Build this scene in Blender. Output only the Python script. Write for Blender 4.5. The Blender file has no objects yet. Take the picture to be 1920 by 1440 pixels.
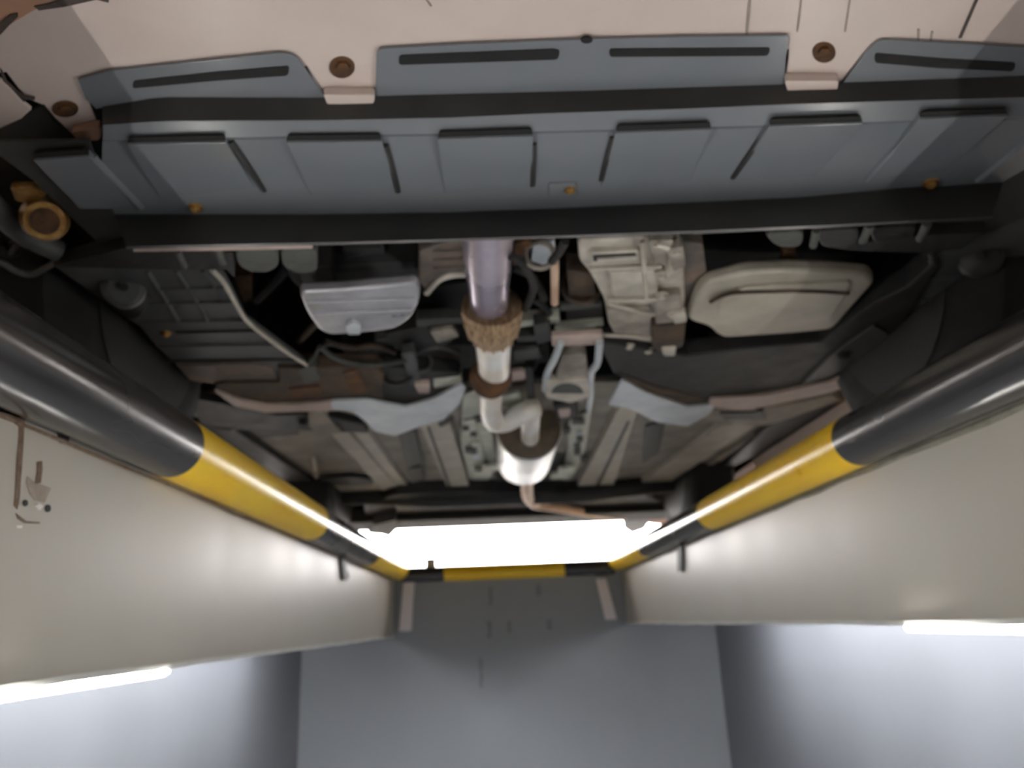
import bpy, math, random
from mathutils import Vector, Matrix
random.seed(4)
S = bpy.context.scene
CZ = 1.30                       # camera height above the pit floor
F = 1420.0
# ---------------------------------------------------------------- camera
def _basis():
    r = math.radians(2.4)
    yc = Vector(((930-960)/F, (720-1168)/F, -1)).normalized()
    u = Vector((math.cos(r), math.sin(r), 0))
    xc = (u - u.dot(yc)*yc).normalized()
    return xc, yc, xc.cross(yc)
XC, YC, ZC = _basis()
cd = bpy.data.cameras.new('camera'); cam = bpy.data.objects.new('camera', cd)
S.collection.objects.link(cam); S.camera = cam
cd.sensor_width = 36; cd.lens = 36*F/1920; cd.clip_start = .01
cd.dof.use_dof = True; cd.dof.focus_distance = .42; cd.dof.aperture_fstop = 8.0
cam.matrix_world = Matrix.Translation((0, 0, CZ)) @ Matrix((XC, YC, ZC)).to_4x4()
# ---------------------------------------------------------------- light
w = bpy.data.worlds.new('world'); S.world = w; w.use_nodes = True
bg = w.node_tree.nodes['Background']; bg.inputs[0].default_value = (1, .955, .94, 1); bg.inputs[1].default_value = 9.5
S.view_settings.view_transform = 'Standard'; S.view_settings.look = 'None'
S.view_settings.exposure = 0.64; S.view_settings.gamma = 1
S.view_settings.use_curve_mapping = False
TUBE_POWER = 30.0
STRIP_POWER = 80.0
# ---------------------------------------------------------------- helpers
def ray(px, py):
    c = Vector(((px-960)/F, (720-py)/F, -1))
    return Vector((c.dot(XC), c.dot(YC), c.dot(ZC)))
def at(px, py, H):              # the point of the horizontal plane H above the camera
    d = ray(px, py); t = H/d.z
    return Vector((d.x*t, d.y*t, CZ+H))
def at_y(px, py, Y):            # the point of the upright plane at depth Y
    d = ray(px, py); t = Y/d.y
    return Vector((d.x*t, Y, CZ+d.z*t))
def at_x(px, py, X):
    d = ray(px, py); t = X/d.x
    return Vector((X, d.y*t, CZ+d.z*t))
def srgb(c):
    return tuple(((v/255)/12.92 if v/255 <= .04045 else ((v/255+.055)/1.055)**2.4) for v in c)+(1,)
def mat(name, c1, c2=None, rough=.5, metal=0, scale=8, bump=.15, rvar=.1, coat=0, emit=None, amt=.5, stretch=None, detail=6):
    m = bpy.data.materials.new(name); m.use_nodes = True
    nt = m.node_tree; N = nt.nodes; L = nt.links; b = N['Principled BSDF']
    tc = N.new('ShaderNodeTexCoord'); mp = N.new('ShaderNodeMapping'); L.new(tc.outputs['Object'], mp.inputs[0])
    if stretch: mp.inputs['Scale'].default_value = stretch
    n = N.new('ShaderNodeTexNoise'); n.inputs['Scale'].default_value = scale; n.inputs['Detail'].default_value = detail
    n.inputs['Roughness'].default_value = .62
    L.new(mp.outputs[0], n.inputs['Vector'])
    r = N.new('ShaderNodeValToRGB'); L.new(n.outputs[0], r.inputs[0])
    r.color_ramp.elements[0].position = .5-.28*amt; r.color_ramp.elements[1].position = .5+.28*amt
    r.color_ramp.elements[0].color = srgb(c1); r.color_ramp.elements[1].color = srgb(c2 or c1)
    L.new(r.outputs[0], b.inputs['Base Color'])
    mr = N.new('ShaderNodeMapRange'); L.new(n.outputs[0], mr.inputs[0])
    mr.inputs[1].default_value = .3; mr.inputs[2].default_value = .7
    mr.inputs[3].default_value = max(.02, rough-rvar); mr.inputs[4].default_value = min(1, rough+rvar)
    L.new(mr.outputs[0], b.inputs['Roughness'])
    b.inputs['Metallic'].default_value = metal; b.inputs['Coat Weight'].default_value = coat; b.inputs['Coat Roughness'].default_value = .2
    if bump:
        n2 = N.new('ShaderNodeTexNoise'); n2.inputs['Scale'].default_value = scale*6; n2.inputs['Detail'].default_value = 4
        L.new(mp.outputs[0], n2.inputs['Vector'])
        bp = N.new('ShaderNodeBump'); bp.inputs['Strength'].default_value = bump; bp.inputs['Distance'].default_value = .004
        L.new(n2.outputs[0], bp.inputs['Height']); L.new(bp.outputs[0], b.inputs['Normal'])
    if emit:
        b.inputs['Emission Color'].default_value = srgb(emit[0]); b.inputs['Emission Strength'].default_value = emit[1]
    return m
M = dict(
 tray=mat('tray_plastic', (112,117,124), (128,132,138), .22, scale=6, bump=0, rvar=.03, coat=.5, amt=1.6, detail=3),
 trayd=mat('tray_plastic_shaded', (46,46,47), (60,59,58), .45, scale=9, bump=.1),  # darker copy of the tray plastic, shade painted into its colour
 paint=mat('bumper_paint', (216,198,190), (224,208,200), .38, scale=5, bump=.03, coat=.2),
 peach=mat('peach_paint', (196,150,120), (176,140,122), .6, scale=14),  # peach tone; on the bumper patch it carries painted light
 scuff=mat('dark_scuff', (62,54,52), (96,84,78), .8, scale=40, bump=.5),
 rust=mat('rusty_steel', (62,44,30), (116,80,50), .75, scale=30, bump=.4, metal=.2),
 rustd=mat('rusty_crossmember', (40,33,28), (92,74,58), .7, scale=16, bump=.3),
 brass=mat('zinc_yellow', (150,104,52), (196,160,98), .4, metal=.6, scale=60),
 iron=mat('dark_casting', (26,25,26), (44,43,44), .6, scale=18, bump=.3),
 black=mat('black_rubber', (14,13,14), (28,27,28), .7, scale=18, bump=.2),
 shield=mat('side_shield_plastic', (64,65,67), (84,86,88), .55, scale=14, bump=.15),
 shieldr=mat('muddy_shield', (84,82,80), (128,110,98), .65, scale=16, bump=.2),
 alu=mat('cast_aluminium', (174,167,157), (218,211,199), .5, metal=.35, scale=14, bump=.35),
 alud=mat('grimy_aluminium', (120,113,106), (174,165,156), .6, metal=.25, scale=16, bump=.35),
 pan=mat('steel_oil_pan', (153,153,160), (204,204,211), .33, metal=.55, scale=9, bump=.12, stretch=(1,1,5)),
 panc=mat('cream_pan', (158,152,140), (196,190,176), .42, metal=.25, scale=7, bump=.1),
 galv=mat('galvanised_flange', (183,192,201), (215,220,225), .45, metal=.25, scale=12, bump=.15),
 galvp=mat('pinkish_flange', (162,143,136), (199,180,171), .55, scale=12, bump=.15),
 heat=mat('tempered_steel', (160,150,169), (204,194,208), .28, metal=.6, scale=6, bump=.08),
 flex=mat('braided_flex', (129,99,69), (204,176,143), .6, metal=.4, scale=60, bump=.6, stretch=(6,1,1)),
 pipe=mat('exhaust_pipe', (231,220,204), (244,244,244), .35, metal=.15, scale=10, bump=.08),
 pipet=mat('tailpipe_steel', (204,169,143), (238,208,183), .45, metal=.3, scale=10),
 muff=mat('resonator_shell', (238,241,236), (244,244,244), .35, metal=.25, scale=10),
 mufff=mat('resonator_end_plate', (86,76,64), (122,108,92), .6, scale=20, metal=.2),
 foil=mat('heat_shield_foil', (174,176,164), (215,220,206), .45, metal=.4, scale=24, bump=.5),
 pan_floor=mat('floor_pan_underseal', (129,122,113), (164,157,146), .65, scale=9, bump=.25),
 rail=mat('rail_underseal', (169,162,150), (197,190,178), .6, scale=9, bump=.2),
 raild=mat('dark_bracket', (52,54,53), (80,82,78), .6, scale=14, bump=.3),
 sill=mat('sill_rust', (84,54,38), (148,98,66), .7, scale=9, bump=.3),
 tyre=mat('tyre_rubber', (10,10,11), (18,17,17), .8, scale=20, bump=.3),
 rim=mat('wheel_steel', (90,90,92), (120,120,122), .4, metal=.6),
 wall=mat('beige_painted_steel', (184,178,168), (196,192,182), .42, scale=1.2, bump=0, rvar=.03, coat=0, amt=1.7, stretch=(1,3,.6), detail=2),
 low=mat('grey_lower_wall', (114,115,120), (124,125,131), .5, scale=2.2, bump=.1, amt=1.4),
 end=mat('end_wall_concrete', (148,151,154), (162,165,168), .6, scale=2.4, bump=.15, amt=1.3, stretch=(1,1,.5)),
 floor=mat('pit_floor_concrete', (160,160,162), (180,180,180), .6, scale=3, bump=.3),
 gwall=mat('garage_wall_paint', (128,116,104), (138,126,114), .7, scale=2),
 slab=mat('garage_floor_concrete', (150,146,140), (172,168,160), .6, scale=3, bump=.3),
 lip=mat('wall_edge_white', (206,208,204), (226,226,220), .5, scale=8),
 corner=mat('daylit_wall_end', (244,234,234), (248,242,242), .5, scale=8),  # near-white stands for daylight falling on the wall ends
 pblack=mat('black_pipe_enamel', (28,27,28), (60,57,57), .25, scale=9, bump=.12, rvar=.06, coat=.5, amt=1.6, stretch=(1,.35,1), detail=3),
 pyel=mat('yellow_pipe_enamel', (253,200,22), (255,212,40), .3, scale=5, bump=.02, rvar=.04),
 tube=mat('lit_tube', (255,255,255), None, .3, bump=0, emit=((246,250,255), TUBE_POWER)),
 strip=mat('lit_strip', (255,255,255), None, .3, bump=0, emit=((255,252,244), STRIP_POWER)),
 lamp=mat('lamp_housing', (220,220,216), None, .5),
 sealb=mat('grey_sealant', (112,110,98), (138,134,120), .7, scale=30, bump=.4),
 drip=mat('rust_drip', (106,78,56), (138,120,104), .8, scale=60, bump=.5),
 smudge=mat('brown_smudge', (150,136,120), (172,160,146), .6, scale=40),
 red=mat('red_paint', (200,70,70), None, .5), white=mat('white_paint', (240,236,232), None, .5),
)
LOC = {}
def wloc(o): return LOC.get(o.name, Vector((0, 0, 0)))
def tag(o, label=None, cat=None, group=None, kind=None):
    if label: o['label'] = label
    if cat: o['category'] = cat
    if group: o['group'] = group
    if kind: o['kind'] = kind
    return o
def thing(name, loc, label, cat, group=None):
    o = bpy.data.objects.new(name, None); S.collection.objects.link(o)
    o.location = loc; o.empty_display_size = .1; LOC[o.name] = Vector(loc)
    return tag(o, label, cat, group)
class MB:
    def __init__(s): s.v = []; s.f = []
    def add(s, vs, fs):
        k = len(s.v); s.v += [Vector(v) for v in vs]; s.f += [tuple(i+k for i in f) for f in fs]; return s
    def slab(s, low, up):       # closed solid between two equal rings
        n = len(low)
        return s.add(list(low)+list(up), [tuple(range(n)), tuple(range(2*n-1, n-1, -1))] +
                     [(i, i+n, (i+1) % n+n, (i+1) % n) for i in range(n)])
    def prism(s, pts, H, t=.004, taper=1.0):     # pts: outline of the underside seen from the pit, at height H
        lo = [at(p[0], p[1], p[2] if len(p) > 2 else H) for p in pts]
        c = sum(lo, Vector())/len(lo)
        up = [Vector((c.x+(p.x-c.x)*taper, c.y+(p.y-c.y)*taper, p.z+t)) for p in lo]
        return s.slab(lo, up)
    def box(s, a, b):
        x0, y0, z0 = a; x1, y1, z1 = b
        return s.slab([(x0,y0,z0),(x1,y0,z0),(x1,y1,z0),(x0,y1,z0)], [(x0,y0,z1),(x1,y0,z1),(x1,y1,z1),(x0,y1,z1)])
    def rows(s, rows, n=40, t=.004):             # rows: (H, [(px,py)...]) from front to rear
        g = []
        for H, pl in rows:
            x0, x1 = pl[0][0], pl[-1][0]; r = []
            for i in range(n+1):
                x = x0+(x1-x0)*i/n
                for a, b in zip(pl, pl[1:]):
                    if x <= b[0]+1e-6: break
                k = (x-a[0])/(b[0]-a[0]); r.append(at(x, a[1]+(b[1]-a[1])*k, H))
            g.append(r)
        m = len(g); vs = [p for r in g for p in r]; V = len(vs); up = Vector((0, .0015, t))
        vs += [p+up for p in vs]; w1 = n+1; fs = []
        for j in range(m-1):
            for i in range(n):
                a = j*w1+i; fs += [(a, a+1, a+w1+1, a+w1), (V+a, V+a+w1, V+a+w1+1, V+a+1)]
        for i in range(n):
            fs += [(i, V+i, V+i+1, i+1)]; a = (m-1)*w1+i; fs += [(a, a+1, V+a+1, V+a)]
        for j in range(m-1):
            a = j*w1; fs += [(a, a+w1, V+a+w1, V+a)]; a += n; fs += [(a, V+a, V+a+w1, a+w1)]
        return s.add(vs, fs)
    def tube(s, pts, r, n=14, cap=True):         # swept round bar through world points
        pts = [Vector(p) for p in pts]; R = r if isinstance(r, (list, tuple)) else [r]*len(pts)
        vs = []; fs = []; nrm = None
        for i, p in enumerate(pts):
            d = (pts[min(i+1, len(pts)-1)]-pts[max(i-1, 0)]).normalized()
            if nrm is None: nrm = d.orthogonal().normalized()
            nrm = (nrm-nrm.dot(d)*d).normalized(); bn = d.cross(nrm)
            vs += [p+R[i]*(math.cos(2*math.pi*k/n)*nrm+math.sin(2*math.pi*k/n)*bn) for k in range(n)]
        for i in range(len(pts)-1):
            fs += [(i*n+k, i*n+(k+1) % n, (i+1)*n+(k+1) % n, (i+1)*n+k) for k in range(n)]
        if cap: fs += [tuple(range(n-1, -1, -1)), tuple((len(pts)-1)*n+k for k in range(n))]
        return s.add(vs, fs)
    def build(s, name, m, parent=None, label=None, cat=None, group=None, kind=None, smooth=False, bevel=0, seg=2):
        lo = Vector((min(v[i] for v in s.v) for i in range(3))); hi = Vector((max(v[i] for v in s.v) for i in range(3)))
        o0 = Vector(((lo.x+hi.x)/2, (lo.y+hi.y)/2, lo.z))
        me = bpy.data.meshes.new(name); me.from_pydata([tuple(v-o0) for v in s.v], [], s.f); me.validate()
        me.materials.append(M[m]); o = bpy.data.objects.new(name, me); S.collection.objects.link(o)
        import bmesh
        bm = bmesh.new(); bm.from_mesh(me); bmesh.ops.recalc_face_normals(bm, faces=bm.faces); bm.to_mesh(me); bm.free()
        LOC[o.name] = o0
        if parent: o.parent = parent; o.location = o0-wloc(parent)
        else: o.location = o0
        if smooth:
            me.shade_smooth()
            try: me.set_sharp_from_angle(angle=math.radians(35))
            except Exception: pass
        if bevel:
            b = o.modifiers.new('bevel', 'BEVEL'); b.width = bevel; b.segments = seg; b.limit_method = 'ANGLE'; b.angle_limit = math.radians(40)
        return tag(o, label, cat, group, kind)
def smoothpath(pts, k=6):
    P = [Vector(p) for p in pts]; out = []
    for i in range(len(P)-1):
        a = P[max(i-1, 0)]; b = P[i]; c = P[i+1]; d = P[min(i+2, len(P)-1)]
        for j in range(k):
            t = j/k
            out.append(.5*((2*b)+(c-a)*t+(2*a-5*b+4*c-d)*t*t+(3*b-a-3*c+d)*t**3))
    return out+[P[-1]]
def arc(cx, cy, rx, ry, n=20, a0=0, a1=360):
    full = abs(a1-a0) >= 360
    return [(cx+rx*math.cos(math.radians(a0+(a1-a0)*i/(n if full else n-1))), cy+ry*math.sin(math.radians(a0+(a1-a0)*i/(n if full else n-1)))) for i in range(n)]
def bolt(px, py, H, r, parent, m='brass', drop=.006):      # hexagon head on a washer, hanging below height H
    c = at(px, py, H); b = MB()
    b.tube([c+Vector((0, 0, .001)), c-Vector((0, 0, .0015))], r*1.45, 18)
    b.tube([c-Vector((0, 0, .001)), c-Vector((0, 0, drop))], r, 6)
    b.tube([c-Vector((0, 0, drop)), c-Vector((0, 0, drop+.0015))], r*.55, 12)
    return b.build('bolt', m, parent, bevel=.0006)
# ================================================================ the pit
GH = .256; LH = -.026; WL = -.455; WR = .585; YE = 3.56; YB = -2.2; LL = -.86; LR = .985
G = CZ+GH; Lz = CZ+LH; LZ = {1: CZ-.036, -1: CZ-.020}
MB().box((LL-.1, YB, -.1), (LR+.1, YE+.1, 0)).build('floor', 'floor', kind='structure')
wl = MB().box((WL-.012, YB, LZ[1]), (WL, YE-.012, G-.012)).build('wall_left', 'wall', kind='structure')
wr = MB().box((WR, YB, LZ[-1]), (WR+.012, YE-.012, G-.012)).build('wall_right', 'wall', kind='structure')
MB().box((LL-.1, YB, 0), (LL, YE, Lz+.07)).build('wall_lower_left', 'low', kind='structure')
MB().box((LR, YB, 0), (LR+.1, YE, Lz+.07)).build('wall_lower_right', 'low', kind='structure')
we = MB().box((LL-.1, YE, 0), (LR+.1, YE+.15, G-.005)).build('wall_end', 'end', kind='structure')
MB().box((LL-.1, YB-.15, 0), (LR+.1, YB, G-.005)).build('wall_back', 'end', kind='structure')
MB().box((-3.5, YB-.15, Lz+.07), (WL-.012, YE+.15, G)).build('ground_slab_left', 'slab', kind='structure')
MB().box((WR+.012, YB-.15, Lz+.07), (3.5, YE+.15, G)).build('ground_slab_right', 'slab', kind='structure')
MB().box((-3.5, YE+.15, Lz+.07), (3.5, 9, G-.001)).build('ground_slab_rear', 'slab', kind='structure')
MB().box((-3.5, -4, Lz+.07), (3.5, YB-.15, G-.001)).build('ground_slab_front', 'slab', kind='structure')
MB().box((-3.6, -4, G-.1), (-3.5, 6.5, G+3.2)).build('wall_garage_left', 'gwall', kind='structure')
MB().box((3.5, -4, G-.1), (3.6, 6.5, G+3.2)).build('wall_garage_right', 'gwall', kind='structure')
MB().box((-3.6, -4.1, G-.1), (3.6, -4, G+3.2)).build('wall_garage_front', 'gwall', kind='structure')
MB().box((-3.6, -4.1, G+3.2), (3.6, 6.5, G+3.3)).build('ceiling', 'gwall', kind='structure')
for s, x in ((1, WL), (-1, WR)):     # folded lower edge of the steel wall panels, dented
    b = MB(); n = 60; ring = []
    for i in range(n+1):
        y = YB+(YE-.02-YB)*i/n; j = random.uniform(-.0012, .0012)
        ring.append([Vector((x+s*(.004+j), y, LZ[s]+.001+j)), Vector((x+s*(.004+j), y, LZ[s]-.006+j)), Vector((x-s*.02, y, LZ[s]-.006+j)), Vector((x-s*.02, y, LZ[s]+.001))])
    vs = [p for r in ring for p in r]; fs = [(0, 1, 2, 3), tuple(4*n+k for k in (3, 2, 1, 0))]
    for i in range(n): fs += [(4*i+k, 4*i+(k+1) % 4, 4*i+4+(k+1) % 4, 4*i+4+k) for k in range(4)]
    b.add(vs, fs).build('trim_1' if s > 0 else 'trim_2', 'lip', kind='structure')
# wall ends in the two far corners, daylight put into their near-white
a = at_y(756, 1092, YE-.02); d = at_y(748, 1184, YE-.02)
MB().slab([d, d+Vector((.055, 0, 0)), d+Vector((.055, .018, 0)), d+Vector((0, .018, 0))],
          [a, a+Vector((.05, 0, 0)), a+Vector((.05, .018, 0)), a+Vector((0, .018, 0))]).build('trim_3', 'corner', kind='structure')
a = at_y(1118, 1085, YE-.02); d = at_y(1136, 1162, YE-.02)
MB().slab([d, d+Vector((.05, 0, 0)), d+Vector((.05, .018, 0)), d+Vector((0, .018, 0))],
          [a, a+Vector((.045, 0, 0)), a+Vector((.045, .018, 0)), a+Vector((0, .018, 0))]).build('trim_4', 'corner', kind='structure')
# stains on the end wall
for x, y, wd, h in ((902, 1235, 9, 55), (920, 1100, 10, 34), (1010, 1096, 14, 20), (918, 1165, 12, 30), (955, 1165, 10, 20), (1030, 1162, 12, 18)):
    p = at_y(x-wd/2, y, YE-.0005); q = at_y(x+wd/2, y+h, YE-.0005); b = MB(); n = 7
    L_ = [Vector((p.x+random.uniform(0, .3)*(q.x-p.x), YE-.0006, p.z+(q.z-p.z)*i/n)) for i in range(n+1)]
    R_ = [Vector((q.x-random.uniform(0, .3)*(q.x-p.x), YE-.0006, p.z+(q.z-p.z)*i/n)) for i in range(n+1)]
    M.setdefault('stain', mat('damp_stain', (122,124,127), (138,140,143), .6, scale=30))
    b.add(L_+R_, [(i, i+1, n+2+i, n+1+i) for i in range(n)]).build('stain', 'stain', we)
# ---- striped guard rails
def bands(x, z, r, cuts, cols, root, axis='y'):
    for (a, b), c in zip(zip(cuts, cuts[1:]), cols):
        n = max(2, int((b-a)/.12)); pts = [((x, a+(b-a)*i/n, z) if axis == 'y' else (a+(b-a)*i/n, x, z)) for i in range(n+1)]
        MB().tube(pts, r, 40, cap=(b == cuts[-1] or a == cuts[0])).build('painted_band', 'pblack' if c == 'k' else 'pyel', root, smooth=True,
            label='black painted band' if c == 'k' else 'yellow painted band')
PX_L, PX_R, PZ = -.430, .562, CZ+.246
g1 = thing('guard_rail', (PX_L, 1, PZ-.04), 'thick steel pipe along the left edge of the pit, painted black and yellow', 'guard rail')
bands(PX_L, PZ, .0435, [YB, -.6, .2, 1.01, 1.81, 2.64, 3.56], 'ykykyk'.replace('ykykyk', 'kykyky'), g1)
g2 = thing('guard_rail', (PX_R, 1, PZ-.04), 'thick steel pipe along the right edge of the pit, painted black and yellow', 'guard rail')
bands(PX_R, PZ, .0405, [YB, -.6, .25, 1.12, 1.94, 2.80, 3.56], 'kykyky', g2)
xa = at_y(833, 1080, YE).x; xb = at_y(1058, 1072, YE).x
g3 = thing('guard_rail', (.06, YE, PZ-.05), 'short black and yellow pipe across the far end of the pit', 'guard rail')
bands(YE+.0, PZ-.022, .034, [-.42, xa, xb, .55], 'kyk', g3, 'x')
# welded saddle plate at the near end of the left pipe
sd = [(-60,700),(-60,752),(0,772),(20,778),(34,782),(60,778),(78,784),(96,794),(106,806),(112,830),(130,835),(130,770)]
sd = [at_x(x, y, WL+.0008) for x, y in sd]
MB().slab(sd, [p-Vector((.0006, 0, 0)) for p in sd]).build('saddle_plate', 'pblack', g1, label='rust-edged flange remnant')
# rust drip and old fixing marks on the left wall
def wallmark(pts, m, name='stain', t=.0008, label=None, X=WL):
    s_ = 1 if X < 0 else -1
    p = [at_x(a, b, X+s_*t) for a, b in pts]
    return MB().slab(p, [q-Vector((s_*t, 0, 0)) for q in p]).build(name, m, wl if X < 0 else wr, label=label)
wallmark([(32,776),(48,780),(46,800),(44,840),(42,870),(39,905),(37,935),(33,955),(27,948),(30,905),(32,860),(36,820),(36,800),(20,788),(0,780),(-20,775),(-20,765),(0,768)], 'drip', 'rust_drip', label='brown rust drip running down from the pipe')
wallmark([(30,962),(38,968),(50,977),(75,979),(75,982),(46,981),(34,973)], 'drip', 'rust_drip')
wallmark([(70,866),(79,864),(80,880),(77,905),(66,908),(70,885)], 'drip', 'scratch', label='dark upright scratch')
wallmark([(52,893),(66,905),(77,908),(96,915),(92,925),(84,942),(66,938),(56,925),(50,905)], 'smudge', 'smudge')
for cx, cy, r in ((49, 943, 5), (91, 953, 6)):
    wallmark(arc(cx, cy, r*.8, r*1.2, 12), 'iron', 'hole', t=.0015)
wallmark([(67,948),(74,944),(82,949),(75,957)], 'white', 'paint_chip', t=.002, label='small white paint chip')
wallmark([(33,985),(42,985),(42,990),(33,990)], 'white', 'paint_chip', t=.0012)
wallmark([(641,1044),(649,1046),(650,1066),(656,1080),(652,1088),(645,1086),(643,1064)], 'raild', 'bracket', t=.010)
wallmark([(1269,1018),(1277,1014),(1277,1072),(1270,1072)], 'raild', 'bracket', t=.010, X=WR)
for X, a0, m, nm in ((WR, 19.2, 'sealb', 'sealant_bead'), (WL, 24.0, 'drip', 'rust_edge')):
    z = CZ+abs(X)*math.tan(math.radians(a0)); sx = -1 if X > 0 else 1
    MB().tube([(X+sx*.001, .15+.1*i, z+random.uniform(-.0015, .0015)) for i in range(34)], [random.uniform(.0025, .0045)*(1.2 if X > 0 else .6) for i in range(34)], 8).build(nm, m, wr if X > 0 else wl, smooth=True)
# small fixture on the end rail
p = at_y(808, 1062, YE+.02)
tag(MB().box((p.x-.022, YE+.0, p.z-.02), (p.x+.022, YE+.04, p.z+.035)).build('junction_box', 'lip', bevel=.003), 'small cream box on the far left end of the crosswise pipe', 'box')
# lamps: a thin strip along each panel edge, and tubes up inside the ledge recess behind the panels
for s, x, nm in ((1, WL, 'left'), (-1, WR, 'right')):
    t = thing('strip_light', (x, .4, Lz-.012), 'thin glowing white strip light along the lower edge of the %s beige wall panel' % nm, 'strip light')
    xs = x+s*.002
    MB().tube([(xs, -.1, LZ[s]-.0098), (xs , 1.12, LZ[s]-.0096)], .0030, 12).build('tube', 'strip', t, smooth=True)
    MB().box((min(x-s*.003, x-s*.016), -.1, LZ[s]-.016), (max(x-s*.003, x-s*.016), 1.13, LZ[s]-.004)).build('housing', 'lamp', t)
    xm = x-s*.11; z = CZ+.004
    t2 = thing('tube_lamp', (xm, .8, z), 'tube lamps fixed up inside the ledge behind the %s wall panel' % nm, 'lamp')
    for y0, y1 in ((-.1, 1.1), (1.2, 2.4), (2.45, 2.8)):
        MB().tube([(xm, y0, z), (xm, y1, z)], .010 if y0 < 1 else .018, 12).build('tube', 'tube', t2, smooth=True)
    MB().box((xm-.03, -.15, z+.013), (xm+.03, 2.85, z+.024)).build('housing', 'lamp', t2)
# ================================================================ the car
CX = .068
car = thing('car', (CX, 2.0, G), 'pale car standing over the pit, seen from below with its dusty underside', 'car')
# --- body shell (outside, mostly hidden from the pit)
def bodyring(x0, x1, y0, y1, z): return [Vector((x0, y0, z)), Vector((x1, y0, z)), Vector((x1, y1, z)), Vector((x0, y1, z))]
b = MB()
prof = [(.36, .56), (.30, .75), (.33, 1.0), (.55, 1.12), (1.15, 1.2), (1.75, 1.62), (2.9, 1.64), (3.45, 1.25), (3.62, 1.1), (3.66, .75), (3.6, .50)]
def sidepoly(x): return [Vector((x, y, CZ+h)) for y, h in prof]
hl = sidepoly(CX-.83); hr = sidepoly(CX+.83); n = len(hl)
b.add(hl+hr, [(i, i+1, n+i+1, n+i) for i in range(n-1)])
# side skins with wheel arches cut as stepped polygons
for X in (CX-.83, CX+.83):
    def archpts(yc): return [(yc+.36*math.cos(math.radians(a)), .546+.36*math.sin(math.radians(a))) for a in range(180, -1, -15)]
    low = [(.36, .50)]+[(y, max(h, .5)) for y, h in archpts(1.22)]+[(1.62, .45), (2.5, .45)]+[(y, max(h, .5)) for y, h in archpts(2.95)]+[(3.6, .50)]
    pts = low+[(3.66, .75), (3.62, 1.1), (3.45, 1.25), (2.9, 1.64), (1.75, 1.62), (1.15, 1.2), (.55, 1.12), (.33, 1.0), (.30, .75)]
    b.add([(X, y, CZ+h) for y, h in pts], [tuple(range(len(pts)))])
b.build('body_shell', 'paint', car)
# black backing for firewall, arches and engine bay roof, added to block light
b = MB()
b.box((CX-.8, 1.64, CZ+.53), (CX+.8, 1.66, CZ+1.1))
b.box((CX-.8, .45, CZ+1.02), (CX+.8, 1.66, CZ+1.04))
b.box((CX-.62, .62, CZ+.60), (CX-.60, 1.64, CZ+1.02)); b.box((CX+.60, .62, CZ+.60), (CX+.62, 1.64, CZ+1.02))
b.box((CX-.82, .75, CZ+.88), (CX-.6, 1.66, CZ+.9)); b.box((CX+.6, .75, CZ+.88), (CX+.82, 1.66, CZ+.9))
b.box((CX-.80, .60, CZ+.52), (CX-.6, .63, CZ+.9)); b.box((CX+.6, .60, CZ+.52), (CX+.80, .63, CZ+.9))
b.build('engine_bay_backing', 'black', car)
# --- wheels
for yc in (1.24, 2.95):
    for s in (-1, 1):
        x = CX+s*.735
        t = MB().tube([(x-.085, yc, G+.288), (x-.075, yc, G+.288), (x-.06, yc, G+.288), (x+.06, yc, G+.288), (x+.075, yc, G+.288), (x+.085, yc, G+.288)], [.225, .27, .287, .287, .27, .225], 40).build('wheel', 'tyre', car, smooth=True)
        MB().tube([(x-.088, yc, G+.288), (x+.088, yc, G+.288)], [.19, .19], 32).build('rim', 'iron', t, smooth=True)
# --- bumper underside
def rounded(pts, r=10, k=4):
    out = []; n = len(pts)
    for i in range(n):
        p = Vector(pts[i][:2]); a = Vector(pts[i-1][:2]); c = Vector(pts[(i+1) % n][:2])
        rr = pts[i][2] if len(pts[i]) > 2 else r
        if rr == 0: out.append(tuple(p)); continue
        u = (a-p); v = (c-p); rr = min(rr, u.length*.45, v.length*.45); u = u.normalized()*rr; v = v.normalized()*rr
        for j in range(k+1):
            t = j/k; q = (p+u)*(1-t)**2+2*p*t*(1-t)+(p+v)*t*t; out.append(tuple(q))
    return out
b = MB()
b.prism([(-140,-260),(2060,-260),(2060,112),(1900,112),(1625,100),(1480,92),(1100,98),(720,118),(540,125),(350,145),(200,165),(150,180),(80,196),(55,186),(35,165),(12,135),(-140,150)], .4935, .003)
bump = b.build('bumper', 'paint', car)
b = MB()    # front skin curling up
b.rows([(.4935, [(-140,-258),(2060,-258)]), (.52, [(-200,-330),(2100,-330)]), (.60, [(-300,-520),(2200,-520)])], 20); b.build('bumper_skin', 'paint', car, smooth=True)
b = MB(); b.prism([(-140,140),(0,152),(18,168),(40,192),(58,206),(40,222),(0,240),(-140,300)], .488, .004)
b.build('bumper_corner', 'paint', car, label='dull corner piece behind a dark seam')
b = MB(); b.prism([(-140,-80),(90,-80),(102,2),(62,20),(28,40),(0,60),(-140,100)], .4915, .002); b.build('peach_patch', 'peach', bump, label='orange-brown patch of painted-in light on the scraped edge')  # lighting difference of the lip edge put into a peach colour
def jag(pts, j):
    return [(x+random.uniform(-j, j), y+random.uniform(-j, j)) for x, y in pts]
for pl in ([(65,14),(90,9),(115,-2),(150,-10),(205,-8),(203,4),(180,-1),(150,6),(120,13),(100,17),(72,20)], [(-30,60),(0,44),(18,28),(32,26),(34,32),(20,45),(8,58),(0,68),(-30,90)],
           [(0,128),(4,132),(14,152),(30,170),(46,178),(66,182),(64,188),(44,186),(48,198),(56,206),(44,202),(22,178),(4,150)]):
    b = MB(); b.prism(jag(pl, 1.5), .4905, .001); b.build('scuff', 'scuff', bump)
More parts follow.
